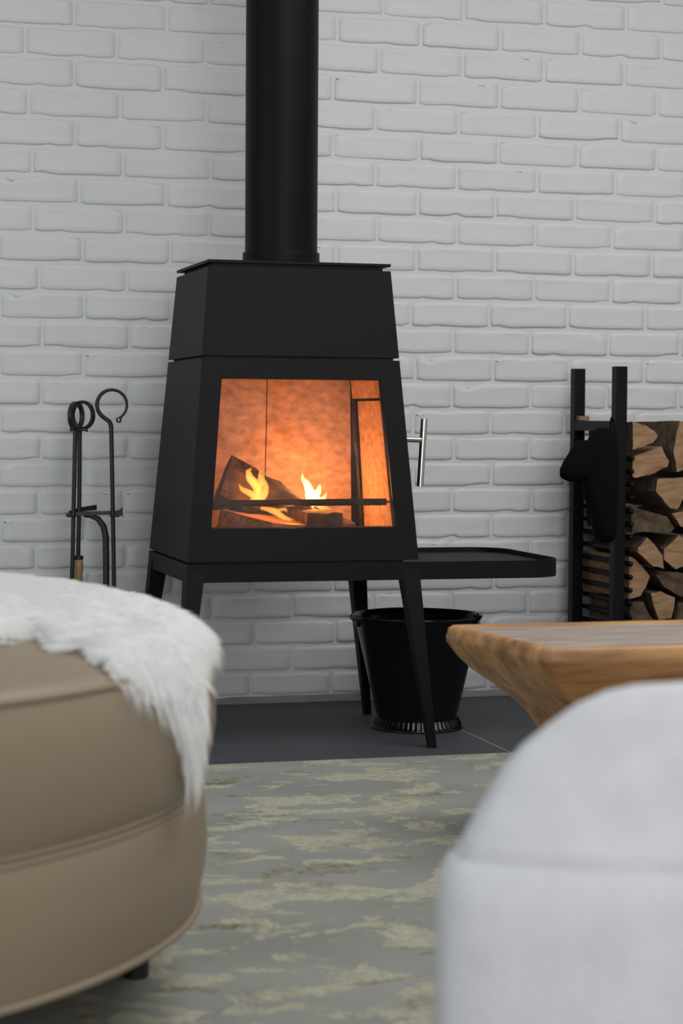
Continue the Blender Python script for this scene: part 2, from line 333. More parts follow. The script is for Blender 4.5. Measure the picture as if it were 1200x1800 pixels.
ROWS = [(1.906, [-.969, -.745, -.52, -.296, -.071, .175, .422, .658, .899, 1.149, 1.373, 1.598]),
 (1.828, [-.886, -.662, -.437, -.187, .052, .29, .533, .768, 1.011, 1.26, 1.484]),
 (1.747, [-.792, -.567, -.323, -.08, .166, .411, .656, .9, 1.146, 1.37, 1.595]),
 (1.666, [-.886, -.662, -.437, -.197, .041, .279, .524, .767, 1.009, 1.251, 1.476]),
 (1.588, [-.783, -.558, -.313, -.077, .163, .402, .646, .883, 1.134, 1.358, 1.583]),
 (1.51, [-.883, -.659, -.434, -.197, .041, .28, .53, .765, 1.007, 1.25, 1.475]),
 (1.434, [-.772, -.548, -.305, -.065, .169, .403, .643, .883, 1.122, 1.346, 1.571]),
 (1.358, [-.872, -.648, -.423, -.188, .051, .29, .527, .757, .998, 1.247, 1.472]),
 (1.281, [-.771, -.546, -.302, -.069, .17, .409, .644, .879, 1.116, 1.341, 1.565]),
 (1.203, [-.863, -.639, -.414, -.176, .058, .291, .525, .758, .995, 1.239, 1.463]),
 (1.127, [-.754, -.53, -.295, -.061, .173, .407, .641, .877, 1.114, 1.338, 1.563]),
 (1.05, [-.858, -.634, -.409, -.174, .054, .282, .509, .743, .98, 1.222, 1.446]),
 (0.974, [-.971, -.747, -.522, -.286, -.056, .174, .405, .635, .867, 1.107, 1.332, 1.556]),
 (0.897, [-.86, -.635, -.411, -.177, .057, .29, .524, .755, .987, 1.22, 1.445]),
 (0.821, [-.973, -.748, -.524, -.289, -.058, .172, .402, .633, .869, 1.104, 1.328, 1.553]),
 (0.746, [-.858, -.634, -.409, -.177, .055, .287, .519, .749, .974, 1.198, 1.423]),
 (0.673, [-.973, -.748, -.524, -.289, -.056, .176, .409, .641, .868, 1.092, 1.317, 1.541]),
 (0.6, [-.861, -.637, -.412, -.179, .055, .288, .521, .754, .979, 1.203, 1.428]),
 (0.526, [-.756, -.531, -.301, -.067, .167, .402, .636, .876, 1.101, 1.325, 1.55]),
 (0.452, [-.856, -.632, -.407, -.175, .057, .29, .522, .754, .985, 1.21, 1.434]),
 (0.379, [-.764, -.539, -.294, -.062, .17, .402, .634, .874, 1.099, 1.323, 1.548]),
 (0.306, [-.842, -.617, -.393, -.168, .056, .288, .526, .765, .989, 1.214, 1.438]),
 (0.234, [-.955, -.731, -.506, -.282, -.057, .172, .405, .638, .869, 1.094, 1.318, 1.543]),
 (0.162, [-.836, -.612, -.387, -.163, .062, .295, .519, .744, .968, 1.193, 1.417]),
 (0.088, [-.953, -.729, -.504, -.28, -.055, .17, .395, .619, .844, 1.068, 1.293, 1.517]),
 (0.02, [-.845, -.621, -.396, -.172, .053, .285, .518, .75, .975, 1.199, 1.424])]
wall = build_room()

# ------------------------------------------------------------------ rug
b = bmesh.new(); box(b, -2.4, 2.1, -4.3, -0.452, 0.0, 0.011, 0.003)
tag(obj('rug', b, M['rug'], base=(0, -2.4, 0)), 'grey flat-woven rug with worn gold-green relief pattern on the dark floor', 'rug')

# ------------------------------------------------------------------ wood stove
WB, WT, DB, DT, ZB, ZS, ZT = .56551, .44568, .51025, .39355, .45262, .93419, 1.164
stove = empty('wood_stove', 'tapered matt black wood-burning stove with lit glass window, on splayed legs', 'stove', (0, 0, 0))
def hw(z): return (WB + (WT-WB)*(z-ZB)/(ZT-ZB))/2
def hd(z): return (DB + (DT-DB)*(z-ZB)/(ZT-ZB))/2
def rect(z, i=0.0): a, c = hw(z)-i, hd(z)-i; return [(-a, -c, z), (a, -c, z), (a, c, z), (-a, c, z)]
def bev_all(b, off=0.0012, seg=2): bmesh.ops.bevel(b, geom=b.edges[:], offset=off, segments=seg, affect='EDGES', profile=0.5)
b = bmesh.new(); loft(b, [rect(ZS+.003), rect(1.147)]); bev_all(b); obj('hood', b, M['steel'], stove)
b = bmesh.new(); loft(b, [rect(ZS-.004, .012), rect(ZS+.006, .012)]); loft(b, [rect(1.144, .016), rect(1.158, .016)]); obj('shadow_gap', b, M['soot'], stove)
b = bmesh.new(); a, c = hw(ZT)+.0015, hd(ZT)+.0015; box(b, -a, a, -c, c, 1.157, 1.164, 0.0008); obj('top_plate', b, M['steel'], stove)
# firebox shell: front wall with a trapezoid opening, sides, back, top, bottom
z0, z1 = ZB, ZS-.003
b = bmesh.new()
def V(x, y, z): return b.verts.new((x, y, z))
def shell(inset, zlo, zhi, wt, wb, zt_, zb_):
    o = [V(*p) for p in rect(zlo, inset)] + [V(*p) for p in rect(zhi, inset)]
    hole = [V(-wb, -hd(zb_)+inset, zb_), V(wb, -hd(zb_)+inset, zb_), V(wt, -hd(zt_)+inset, zt_), V(-wt, -hd(zt_)+inset, zt_)]
    return o, hole
o1, h1 = shell(0, z0, z1, .1955, .2255, .885, .531)
o2, h2 = shell(.006, z0+.006, z1-.006, .1955, .2255, .885, .531)
for o_, h_ in ((o1, h1), (o2, h2)):
    q = [o_[0], o_[1], o_[5], o_[4]]
    for k in range(4): b.faces.new((q[k], q[(k+1) % 4], h_[(k+1) % 4], h_[k]))
    b.faces.new((o_[1], o_[2], o_[6], o_[5])); b.faces.new((o_[2], o_[3], o_[7], o_[6])); b.faces.new((o_[3], o_[0], o_[4], o_[7]))
    b.faces.new((o_[0], o_[3], o_[2], o_[1])); b.faces.new((o_[4], o_[5], o_[6], o_[7]))
for k in range(4): b.faces.new((h1[k], h1[(k+1) % 4], h2[(k+1) % 4], h2[k]))
obj('firebox_body', b, M['steel'], stove)
# glass
b = bmesh.new(); yy = lambda z: -hd(z)+.0075
loft(b, [[(-.232, yy(.524)+d, .524), (.232, yy(.524)+d, .524), (.201, yy(.892)+d, .892), (-.201, yy(.892)+d, .892)] for d in (0, .004)])
obj('glass_pane', b, M['glass'], stove)
# thin inner gasket round the glass
b = bmesh.new()
def gasket(p, q): tube(b, [p, q], .0035, 6)
g = [(-.226, yy(.531)+.010, .530), (.226, yy(.531)+.010, .530), (.196, yy(.885)+.010, .886), (-.196, yy(.885)+.010, .886)]
for k in range(4): gasket(g[k], g[(k+1) % 4])
obj('window_gasket', b, M['soot'], stove)
# liner panels
def panel(name, quad, thick, mt=None, label=None, rough=0.002, nx=10, nz=14):
    """quad: four world corners (bl, br, tr, tl); thick: vector"""
    q = [Vector(p) for p in quad]; t = Vector(thick); b = bmesh.new(); grid = []
    for side in (0, 1):
        gr = []
        for i in range(nx+1):
            col = []
            for j in range(nz+1):
                s, v = i/nx, j/nz; p = (q[0]*(1-s)+q[1]*s)*(1-v) + (q[3]*(1-s)+q[2]*s)*v
                if side == 0: p = p - t.normalized()*rough*nz3(p.x*22+p.y*22, 3, p.z*22)
                col.append(b.verts.new(p + t*side))
            gr.append(col)
        grid.append(gr)
    for gr in grid:
        for i in range(nx):
            for j in range(nz): b.faces.new((gr[i][j], gr[i+1][j], gr[i+1][j+1], gr[i][j+1]))
    per = [(i, 0) for i in range(nx)] + [(nx, j) for j in range(nz)] + [(i, nz) for i in range(nx, 0, -1)] + [(0, j) for j in range(nz, 0, -1)]
    for k in range(len(per)):
        (a1, a2), (c1, c2) = per[k], per[(k+1) % len(per)]
        b.faces.new((grid[0][a1][a2], grid[0][c1][c2], grid[1][c1][c2], grid[1][a1][a2]))
    return obj(name, b, mt or M['liner'], stove, smooth=True, label=label, angle=0.9)
yb0, yb1 = .150, .118
panel('liner_panel', [(-.225, yb0, .49), (-.0065, yb0, .49), (-.0065, yb1, .925), (-.19, yb1, .925)], (0, .018, 0))
panel('liner_panel', [(-.0035, yb0, .49), (.228, yb0, .49), (.212, yb1, .925), (-.0035, yb1, .925)], (0, .018, 0))
xi = lambda z: hw(z)-.030
panel('liner_panel', [(-xi(.49), -.215, .49), (-xi(.49), .12, .49), (-xi(.925), .09, .925), (-xi(.925), -.18, .925)], (-.016, 0, 0))
panel('liner_panel', [(xi(.49), -.215, .49), (xi(.49), .098, .49), (xi(.835), .072, .835), (xi(.835), -.185, .835)], (.016, 0, 0))
panel('liner_panel', [(xi(.84)-.014, -.19, .842), (xi(.84)-.014, .075, .842), (xi(.925)-.014, .07, .925), (xi(.925)-.014, -.18, .925)], (.016, 0, 0))
b = bmesh.new(); tube(b, [(xi(.49)-.002, .112, .49), (xi(.7)-.003, .104, .70), (xi(.72)-.006, .101, .73), (xi(.9)-.002, .088, .90)], [.006, .005, .008, .005], 6); obj('corner_gap_strip', b, M['rack'], stove)  # added black strip that darkens the gap between the liner panels
b = bmesh.new(); loft(b, [[(-.235, -.225, z), (.235, -.225, z), (.23, .15, z), (-.23, .15, z)] for z in (.478, .490)]); obj('firebox_floor', b, M['soot'], stove)
b = bmesh.new(); loft(b, [[(-.19, -.17, .905), (.19, -.17, .905), (.185, .12, .895), (-.185, .12, .895)], [(-.19, -.17, .917), (.19, -.17, .917), (.185, .12, .907), (-.185, .12, .907)]]); obj('baffle_plate', b, M['liner'], stove)
b = bmesh.new(); tube(b, [(-.212, -.2, .588), (-.2115, -.2, .588), (.2155, -.2, .590), (.216, -.2, .590)], [.006, .0085, .0085, .006], 14); obj('log_bar', b, M['steel'], stove, smooth=True)
for sx in (-.207, .211):
    b = bmesh.new(); tube(b, [(sx, -.196, .589), (sx*1.03, -.175, .589), (sx*1.13, -.165, .589)], .0028, 6); obj('bar_bracket', b, M['soot'], stove)
# ash bed
b = bmesh.new(); nx, ny = 26, 20; gr = []
for i in range(nx+1):
    gr.append([b.verts.new((-.225+.45*i/nx, -.222+.36*j/ny, .497+.010*nz3(i*.5, j*.5, 2)+.012*math.exp(-((i-13)/7)**2-((j-9)/6)**2))) for j in range(ny+1)])
for i in range(nx):
    for j in range(ny): b.faces.new((gr[i][j], gr[i+1][j], gr[i+1][j+1], gr[i][j+1]))
o = obj('ash_bed', b, M['ash'], smooth=True, kind='stuff', base=(0, -.04, .49)); tag(o, 'bed of grey ash on the stove firebox floor under the logs', 'ash')
# handle (T bar)
b = bmesh.new(); tube(b, [(.252, -.18, .7420), (.3140, -.18, .7400)], .0068, 16); hn = obj('door_handle', b, M['chrome'], stove, smooth=True, label='stainless steel handle')
b = bmesh.new(); tube(b, [(.3178, -.18, .7915), (.3082, -.18, .6265)], .0080, 20); obj('grip_bar', b, M['chrome'], hn, smooth=True)
# support frame with tray
def tray_outline(xl, xr, y0, y1, rad, z, n=10):
    pts = [(xl, y0, z)]
    for k in range(n+1):
        a = -PI/2 + (PI/2)*k/n; pts.append((xr-rad+rad*math.cos(a), y0+rad+rad*math.sin(a), z))
    for k in range(n+1):
        a = (PI/2)*k/n; pts.append((xr-rad+rad*math.cos(a), y1-rad+rad*math.sin(a), z))
    pts.append((xl, y1, z)); return pts
ZF0, ZF1 = .4045, .4475
XR, YR0, YR1 = .668, -.257, .257
b = bmesh.new()
out0, out1 = tray_outline(-hw(ZB)-.001, XR, YR0, YR1, .10, ZF0), tray_outline(-hw(ZB)-.001, XR, YR0, YR1, .10, ZF1)
in1, in0 = tray_outline(-hw(ZB)+.004, XR-.005, YR0+.005, YR1-.005, .095, ZF1), tray_outline(-hw(ZB)+.004, XR-.005, YR0+.005, YR1-.005, .095, ZF0)
rg = [[b.verts.new(p) for p in s] for s in (out0, out1, in1, in0)]
n = len(out0)
for k in range(4):
    A, B = rg[k], rg[(k+1) % 4]
    for i in range(n):
        j = (i+1) % n; b.faces.new((A[i], A[j], B[j], B[i]))
fr = obj('support_frame', b, M['steel'], stove, smooth=True, angle=0.5)
b = bmesh.new(); s0 = tray_outline(-hw(ZB)+.003, XR-.0045, YR0+.0045, YR1-.0045, .095, ZF1-.017); s1 = [(x, y, ZF1-.012) for x, y, z in s0]; loft(b, [s0, s1]); obj('side_tray', b, M['steel'], stove)
b = bmesh.new(); loft(b, [[(-.262, -.235, z), (.25, -.235, z), (.25, .235, z), (-.262, .235, z)] for z in (ZF1-.012, ZB)]); obj('pedestal_spacer', b, M['soot'], stove)
def leg(sx, sy):
    b = bmesh.new(); secs = []
    for z in (0.0, .2, ZF1-.018):
        t = (z)/(ZF1); wx = .018 + (.044-.018)*t; wy = .020 + (.052-.020)*t
        X, Y = hw(z)*sx, hd(z)*sy
        secs.append([(X, Y, z), (X-sx*wx, Y, z), (X-sx*wx, Y-sy*wy, z), (X, Y-sy*wy, z)])
    secs.append([(X, Y, ZF1-.017), (X-sx*.056, Y, ZF1-.017), (X-sx*.056, Y-sy*.06, ZF1-.017), (X, Y-sy*.06, ZF1-.017)])
    loft(b, secs[:3]); obj('leg', b, M['steel'], stove)
for sx in (-1, 1):
    for sy in (-1, 1): leg(sx, sy)
# the stove legs' outer faces follow the body taper below z = ZB
# flue
b = bmesh.new(); lathe(b, [(.0895, 1.164), (.0895, 2.95)], 0, 0, 96); fl_ = obj('flue_pipe', b, M['flue'], smooth=True, base=(0, 0, 1.164), angle=1.0)
fl_.parent = stove
fl_.location = (0, 0, 1.164)
b = bmesh.new(); lathe(b, [(.0955, 1.164), (.0965, 1.168), (.0965, 1.178), (.0952, 1.180), (.0952, 1.196), (.0945, 1.199), (.0900, 1.1995)], 0, 0, 96); obj('flue_collar', b, M['flue'], stove, smooth=True, angle=0.5)

# ------------------------------------------------------------------ fire: logs and flames
def chunk(p0, p1, prof0, prof1, rough, seed, nseg=9, sub=4, endmat=1, sidemats=None):
    """split log between two points; prof = list of (a, b) in the cross plane"""
    p0, p1 = Vector(p0), Vector(p1); d = (p1-p0).normalized(); s = d.cross(Vector((0, 0, 1))).normalized(); t = s.cross(d)
    def dens(prof):
        o = []
        for k in range(len(prof)):
            a, c = Vector(prof[k]), Vector(prof[(k+1) % len(prof)])
            for q in range(sub): o.append(a.lerp(c, q/sub))
        return o
    A, B = dens(prof0), dens(prof1); b = bmesh.new(); secs = []
    for i in range(nseg+1):
        v = i/nseg; c = p0.lerp(p1, v); ring = []
        for k in range(len(A)):
            q = A[k].lerp(B[k], v); p = c + s*q.x + t*q.y
            nn = (p-c).normalized(); p = p + nn*rough*(nz3(p.x*25+seed, p.y*25, p.z*25)+.6*nz3(p.x*60+seed, p.y*60, p.z*60)); ring.append(p)
        secs.append(ring)
    loft(b, secs)
    b.faces.ensure_lookup_table(); b.faces[-1].material_index = endmat; b.faces[-2].material_index = endmat
    if sidemats:
        K = len(A)
        for idx in range(nseg*K):
            b.faces[idx].material_index = sidemats[(idx % K)//sub]
    return b
G = 'logs burning in the stove'
b = chunk((-.150, -.01, .632), (.135, -.045, .528), [(.0, .072), (.05, .04), (.055, -.03), (.02, -.06), (-.05, -.05), (-.055, .03)], [(.0, .02), (.03, .01), (.03, -.02), (.01, -.03), (-.03, -.02), (-.03, .01)], .016, 3, endmat=0, sidemats=[0, 0, 0, 0, 0, 1])
tag(obj('burning_log', b, [M['char'], M['hotwood']], smooth=True, base=(0, -.03, .54), angle=0.6), 'large charred log leaning across the fire, high at the left end', 'log', G)
b = chunk((-.120, -.02, .537), (-.028, -.208, .522), [(-.07, .022), (.045, .030), (.06, -.03), (-.06, -.03)], [(-.062, .012), (.05, .020), (.055, -.022), (-.055, -.022)], .004, 9, endmat=0)
tag(obj('burning_log', b, [M['hotwood'], M['hotwood']], smooth=True, base=(-.08, -.1, .5), angle=0.6), 'flat split log glowing orange at the lower left behind the glass', 'log', G)
b = chunk((.060, .06, .548), (.062, -.188, .540), [(-.045, .025), (.05, .022), (.045, -.04), (-.045, -.04)], [(-.046, .022), (.040, .024), (.046, -.036), (-.047, -.036)], .011, 15, endmat=0)
tag(obj('burning_log', b, [M['char'], M['char']], smooth=True, base=(.06, -.1, .5), angle=0.6), 'dark grey charred log end at the bottom middle of the fire', 'log', G)
b = chunk((.075, .02, .578), (.127, -.200, .527), [(-.013, .011), (.013, .011), (.013, -.011), (-.013, -.011)], [(-.013, .011), (.013, .010), (.013, -.011), (-.013, -.010)], .002, 21, endmat=0)
tag(obj('burning_log', b, [M['hotwood'], M['hotwood']], smooth=True, base=(.1, -.1, .5), angle=0.6), 'thin split stick sloping down beside the dark middle log', 'log', G)
b = chunk((.125, -.05, .507), (.205, -.17, .510), [(-.02, .014), (.02, .012), (.018, -.014), (-.018, -.014)], [(-.02, .012), (.02, .012), (.018, -.012), (-.018, -.012)], .006, 31, endmat=0)
tag(obj('burning_log', b, [M['char'], M['char']], smooth=True, base=(.16, -.1, .5), angle=0.6), 'small burnt log piece at the lower right corner of the firebox', 'log', G)
# flames: unions of swaying tongues
def flame(tongues, mt, label, base, yflat=0.6):
    b = bmesh.new()
    for pts, rads in tongues:
        P = [Vector(p) for p in pts]; path = []; rr = []
        for i in range(len(P)-1):
            for q in range(5):
                v = q/5; path.append(P[i].lerp(P[i+1], v)); rr.append(rads[i]*(1-v)+rads[i+1]*v)
        path.append(P[-1]); rr.append(rads[-1])
        path = [p + Vector((.0035*nz3(p.z*55, p.x*9, 1), .003*nz3(p.z*50, 4, 2), 0)) for p in path]
        tube(b, path, rr, 10, flat=yflat)
    o = obj('flame', b, mt, smooth=True, base=base)
    md = o.modifiers.new('union', 'REMESH'); md.mode = 'VOXEL'; md.voxel_size = 0.0016; md.use_smooth_shade = True
    tag(o, label, 'flame', 'flames in the stove'); return o
y = -.115
flame([([(-.078, y, .584), (-.094, y, .603), (-.120, y, .617), (-.133, y, .634)], [.013, .010, .007, .001]),
       ([(-.088, y, .590), (-.082, y, .622), (-.101, y, .645), (-.108, y, .662), (-.096, y, .672)], [.012, .013, .011, .007, .001]),
       ([(-.078, y, .592), (-.068, y, .610), (-.062, y, .622), (-.070, y, .640), (-.064, y, .662)], [.012, .010, .008, .008, .001]),
       ([(-.090, y, .618), (-.072, y, .634), (-.074, y, .652), (-.080, y, .668)], [.010, .010, .007, .001]),
       ([(-.100, y, .588), (-.070, y, .588)], [.010, .004])],
      M['flame'], 'tall forked orange flame at the left, in front of the leaning log', (-.09, y, .585))
y = -.09
flame([([(.072, y, .582), (.055, y, .604), (.046, y, .628), (.037, y, .642), (.034, y, .660)], [.016, .014, .010, .006, .001]),
       ([(.072, y, .582), (.070, y, .604), (.078, y, .622), (.080, y, .632)], [.016, .011, .006, .001]),
       ([(.066, y, .586), (.088, y, .590), (.094, y, .602), (.096, y, .612)], [.010, .008, .004, .001])],
      M['flame_hot'], 'white-hot flame rising behind the bar at the middle of the fire', (.07, y, .58))
flame([([(-.085, -.150, .575), (-.052, -.16, .568), (-.030, -.175, .552), (-.004, -.19, .545)], [.005, .008, .007, .001]),
       ([(-.070, -.155, .570), (-.040, -.17, .558), (-.018, -.185, .546)], [.004, .007, .003]),
       ([(-.050, -.160, .570), (-.028, -.165, .572), (-.020, -.17, .562)], [.004, .005, .001])],
      M['flame'], 'low flame licking along the flat log below the bar', (-.05, -.17, .55))
def fire_light(loc, p, rad):
    l = bpy.data.lights.new('fire_glow', 'POINT'); l.energy = p; l.color = (1.0, 0.29, 0.065); l.shadow_soft_size = rad
    o = bpy.data.objects.new('fire_glow', l); COL.objects.link(o); o.location = loc
fire_light((.085, -.01, .615), 4.2, .03)
fire_light((-.085, -.135, .625), 0.9, .02)
fire_light((-.02, -.195, .560), 0.26, .01)

# ------------------------------------------------------------------ coal bucket
bk = empty('metal_bucket', 'glossy black enamel bucket with a fluted base ring, under the stove tray', 'bucket', (.374, .038, 0))
CX, CY = .374, .038
b = bmesh.new(); lathe(b, [(.100, .004), (.1005, .02), (.160, .276), (.1655, .284), (.1675, .288), (.1655, .292), (.162, .289), (.157, .276), (.098, .024), (.0, .022)], CX, CY, 72, cap=False); obj('pail', b, M['enamel'], bk, smooth=True, angle=1.0)
b = bmesh.new(); secs = []; N = 216
for r_, z, amp in ((.1185, .0, 0), (.1195, .003, 0), (.1175, .006, .0), (.113, .010, .0019), (.1065, .024, .0019), (.1025, .030, .001), (.1000, .030, 0)):
    secs.append([(CX+(r_+amp*math.cos(54*2*PI*j/N))*math.cos(2*PI*j/N), CY+(r_+amp*math.cos(54*2*PI*j/N))*math.sin(2*PI*j/N), z) for j in range(N)])
loft(b, secs, cap=False); obj('fluted_base', b, M['enamel'], bk, smooth=True, angle=1.2)
b = bmesh.new(); pts = []
for k in range(33):
    a = PI*k/32; v = Vector((math.cos(a)*.170, math.sin(a)*.02, 0)); pts.append((CX+.170*math.cos(a), CY+.155*math.sin(a)*math.cos(0.10)+.012, .279+.012*math.sin(a)))
tube(b, pts, .0022, 8); obj('bail_handle', b, M['iron'], bk, smooth=True)
for sx in (-1, 1):
    b = bmesh.new(); box(b, CX+sx*.160-.006, CX+sx*.160+.006, CY-.010, CY+.010, .262, .290, .003); obj('handle_ear', b, M['enamel'], bk)
b = bmesh.new(); tube(b, [(CX+.1625, CY-.02, .285), (CX+.157, CY-.03, .25), (CX+.142, CY-.034, .19), (CX+.137, CY-.03, .16)], .0018, 6); obj('wire_hook', b, M['iron'], bk, smooth=True)

# ------------------------------------------------------------------ fireplace tools
YT = .40
ts = empty('fire_tool_stand', 'black forged iron tool stand with a flat crossbar against the white bricks', 'tool stand', (-.40, YT, 0))
b = bmesh.new(); secs = []
for x, zc, h, dy in ((-.479, .535, .007, 0), (-.44, .537, .011, 0), (-.38, .538, .010, 0), (-.346, .539, .010, 0), (-.338, .5395, .013, 0), (-.329, .540, .026, 0)):
    secs.append([(x, YT-.004, zc-h/2*1.0), (x, YT+.003, zc-h/2), (x, YT+.003, zc+h/2), (x, YT-.004, zc+h/2)])
loft(b, secs); obj('crossbar', b, M['iron'], ts)
b = bmesh.new(); secs = []
for x, y_, zc, h in ((-.470, YT+.005, .538, .010), (-.44, YT+.03, .546, .011), (-.391, YT+.045, .551, .014)):
    secs.append([(x, y_-.002, zc-h/2), (x, y_+.002, zc-h/2), (x, y_+.002, zc+h/2), (x, y_-.002, zc+h/2)])
loft(b, secs); obj('rear_bar', b, M['iron'], ts)
b = bmesh.new(); tube(b, [(-.430, YT+.010, .533), (-.412, YT+.010, .531), (-.392, YT+.010, .522), (-.378, YT+.010, .502), (-.372, YT+.010, .475), (-.371, YT+.010, .40), (-.371, YT+.010, .03)], [.006, .007, .008, .009, .009, .009, .009], 10, flat=.6); obj('curved_post', b, M['iron'], ts, smooth=True)
b = bmesh.new()
for a in range(3):
    an = a*2*PI/3+.5; tube(b, [(-.371, YT+.010, .06), (-.371+.06*math.cos(an), YT+.010+.06*math.sin(an), .03), (-.371+.10*math.cos(an), YT+.010+.10*math.sin(an), .007)], .006, 8)
obj('foot', b, M['iron'], ts, smooth=True)
for x in (-.466, -.352):
    b = bmesh.new(); tube(b, [(x+.011*math.cos(k*PI/8), YT-.012+.011*math.sin(k*PI/8), .531) for k in range(17)], .003, 6); obj('hook_ring', b, M['iron'], ts, smooth=True)
def tool(name, label, xt, zt_, xb, zb_, yt, rx, rz, xo, rad=.0052, tilt=0.0):
    t = empty(name, label, 'fire tool', (xb, yt, 0), 'forged fireplace tools hanging on the stand')
    b = bmesh.new(); tube(b, [(xt, yt, zt_), ((xt+xb)/2+.0015, yt, (zt_+zb_)/2), (xb, yt, zb_)], [rad, rad*.95, rad], 10); obj('shaft', b, M['iron'], t, smooth=True)
    return t
# poker with the open ring
pk = tool('poker', 'iron fire poker with a large open ring ending in a small curl', -.3615, .765, -.351, .10, YT-.012, 0, 0, 0, .0060)
b = bmesh.new(); pts = [(-.3612, YT-.012, .758), (-.3625, YT-.012, .770), (-.3665, YT-.012, .779)]; rads = [.0062, .0062, .006]
c = (-.3595, .8225); R_ = .0395
for k in range(29):
    a = math.radians(-124 - 298*k/28); pts.append((c[0]+R_*math.cos(a), YT-.012, c[1]+R_*math.sin(a))); rads.append(.0058-.0026*k/28)
obj_b = b; tube(b, pts, rads, 10); ex = pts[-1]
tube(b, [(ex[0]-.0005+.0055*math.cos(math.radians(110+330*k/12)), YT-.012, ex[2]-.0045+.0055*math.sin(math.radians(110+330*k/12))) for k in range(13)], .0026, 8)
obj('ring_handle', b, M['iron'], pk, smooth=True)
b = bmesh.new(); tube(b, [(-.351, YT-.012, .10), (-.351, YT-.012, .05), (-.340, YT-.012, .03), (-.325, YT-.012, .045)], [.006, .006, .005, .002], 8); obj('poker_tip', b, M['iron'], pk, smooth=True)
# tongs / shovel with narrow ring seen at an angle
def ring(cx, cz, yy_, ax, az, wid, thick, turn):
    b = bmesh.new(); secs = []
    for k in range(33):
        a = 2*PI*k/32; o_, i_ = 1.0, 1.0
        dx, dz = math.sin(a), math.cos(a); X = Vector((math.cos(turn), math.sin(turn), 0)); Nn = Vector((-math.sin(turn), math.cos(turn), 0))
        ce = Vector((cx, yy_, cz)) + X*(az*dx) + Vector((0, 0, az*dz)); rd = X*dx + Vector((0, 0, dz))
        secs.append([ce+rd*thick+Nn*wid, ce+rd*thick-Nn*wid, ce-rd*thick-Nn*wid, ce-rd*thick+Nn*wid])
    loft(b, secs, cap=False); return b
sh = tool('fire_shovel', 'iron fire tool with the front one of two overlapping round ring handles, left', -.456, .757, -.473, .10, YT-.014, 0, 0, 0, .0060)
obj('ring_handle', ring(-.454, .793, YT-.014, .023, .034, .0055, .0038, .95), M['iron'], sh, smooth=True, angle=0.6)
b = bmesh.new(); tube(b, [(-.470, YT-.016, .7575), (-.4665, YT-.016, .7575), (-.466, YT-.016, .7572), (-.428, YT-.016, .7565), (-.4275, YT-.016, .7565), (-.424, YT-.016, .7565)], [.0058, .0058, .0035, .0035, .0058, .0058], 10); obj('cross_pin', b, M['iron'], sh, smooth=True)
b = bmesh.new(); secs = []
for z, wd, dp in ((.13, .01, .0), (.11, .05, .004), (.04, .055, .006), (.012, .05, .0)):
    secs.append([(-.473-wd, YT-.014-dp, z), (-.473+wd, YT-.014-dp, z), (-.473+wd, YT-.011-dp, z), (-.473-wd, YT-.011-dp, z)])
loft(b, secs); obj('shovel_blade', b, M['iron'], sh)
br = tool('hearth_brush', 'iron hearth brush with a tan wooden ferrule low on its shaft', -.442, .76, -.4465, .40, YT+.004, 0, 0, 0, .0060)
obj('ring_handle', ring(-.434, .795, YT+.004, .022, .035, .0055, .0036, -.85), M['iron'], br, smooth=True, angle=0.6)
b = bmesh.new(); lathe(b, [(.008, .425), (.0125, .423), (.0125, .417), (.0120, .412), (.0135, .400), (.0135, .388), (.0115, .380), (.012, .36), (.008, .34)], -.4455, YT+.004, 20); obj('wooden_ferrule', b, M['bamboo'], br, smooth=True, label='tan turned wooden ferrule')
b = bmesh.new(); lathe(b, [(.0105, .4265), (.0132, .425), (.0134, .4165), (.0125, .416)], -.4455, YT+.004, 20); obj('ferrule_cap', b, M['iron'], br, smooth=True)
b = bmesh.new(); lathe(b, [(.012, .34), (.02, .30), (.034, .19), (.030, .17)], -.4455, YT+.004, 20); obj('bristles', b, M['bark'], br, smooth=True, kind='stuff')

# ------------------------------------------------------------------ log rack
XA, YF, YB = .9722, .150, .445
rk = empty('log_rack', 'tall black steel firewood rack with rod sides against the white brick wall', 'log rack', (1.3, .30, 0))
def post(x, y_): b = bmesh.new(); box(b, x-.0165, x+.0165, y_-.015, y_+.015, .0, .935, .0015); obj('post', b, M['rack'], rk)
for x in (XA, 1.42):
    post(x, YF); post(x, YB)
    for z in (.775, .05):
        b = bmesh.new(); box(b, x-.0155, x+.0155, YF+.0145, YB-.0145, z-.014, z+.014, .001); obj('crossbar', b, M['rack'], rk)
b = bmesh.new(); box(b, XA+.017, 1.403, YF-.012, YF+.012, .035, .06, .001); obj('bottom_rail', b, M['rack'], rk)
b = bmesh.new(); box(b, XA+.017, 1.403, YB-.012, YB+.012, .035, .06, .001); obj('bottom_rail', b, M['rack'], rk)
rod_me = None
def rodm(x):
    b = bmesh.new(); y0 = YF-.040
    tube(b, [(x, y0, 0), (x, y0+.0025, 0), (x, y0+.006, 0), (x, YB+.01, 0)], [.002, .0055, .0072, .0072], 12)
    return b
z = .690; k = 0
first = None
zs = [.690-.0355*i for i in range(18)]
for sx, xr in ((1, XA+.0245), (-1, 1.42-.0245)):
    first = None
    for z in zs:
        if first is None:
            b = rodm(xr); bmesh.ops.translate(b, verts=b.verts[:], vec=(0, 0, z)); first = obj('side_rod', b, M['rack'], rk, smooth=True); z_first = z
        else:
            o = first.copy(); COL.objects.link(o); o.parent = rk; o.location = (first.location.x, first.location.y, first.location.z + z - z_first)

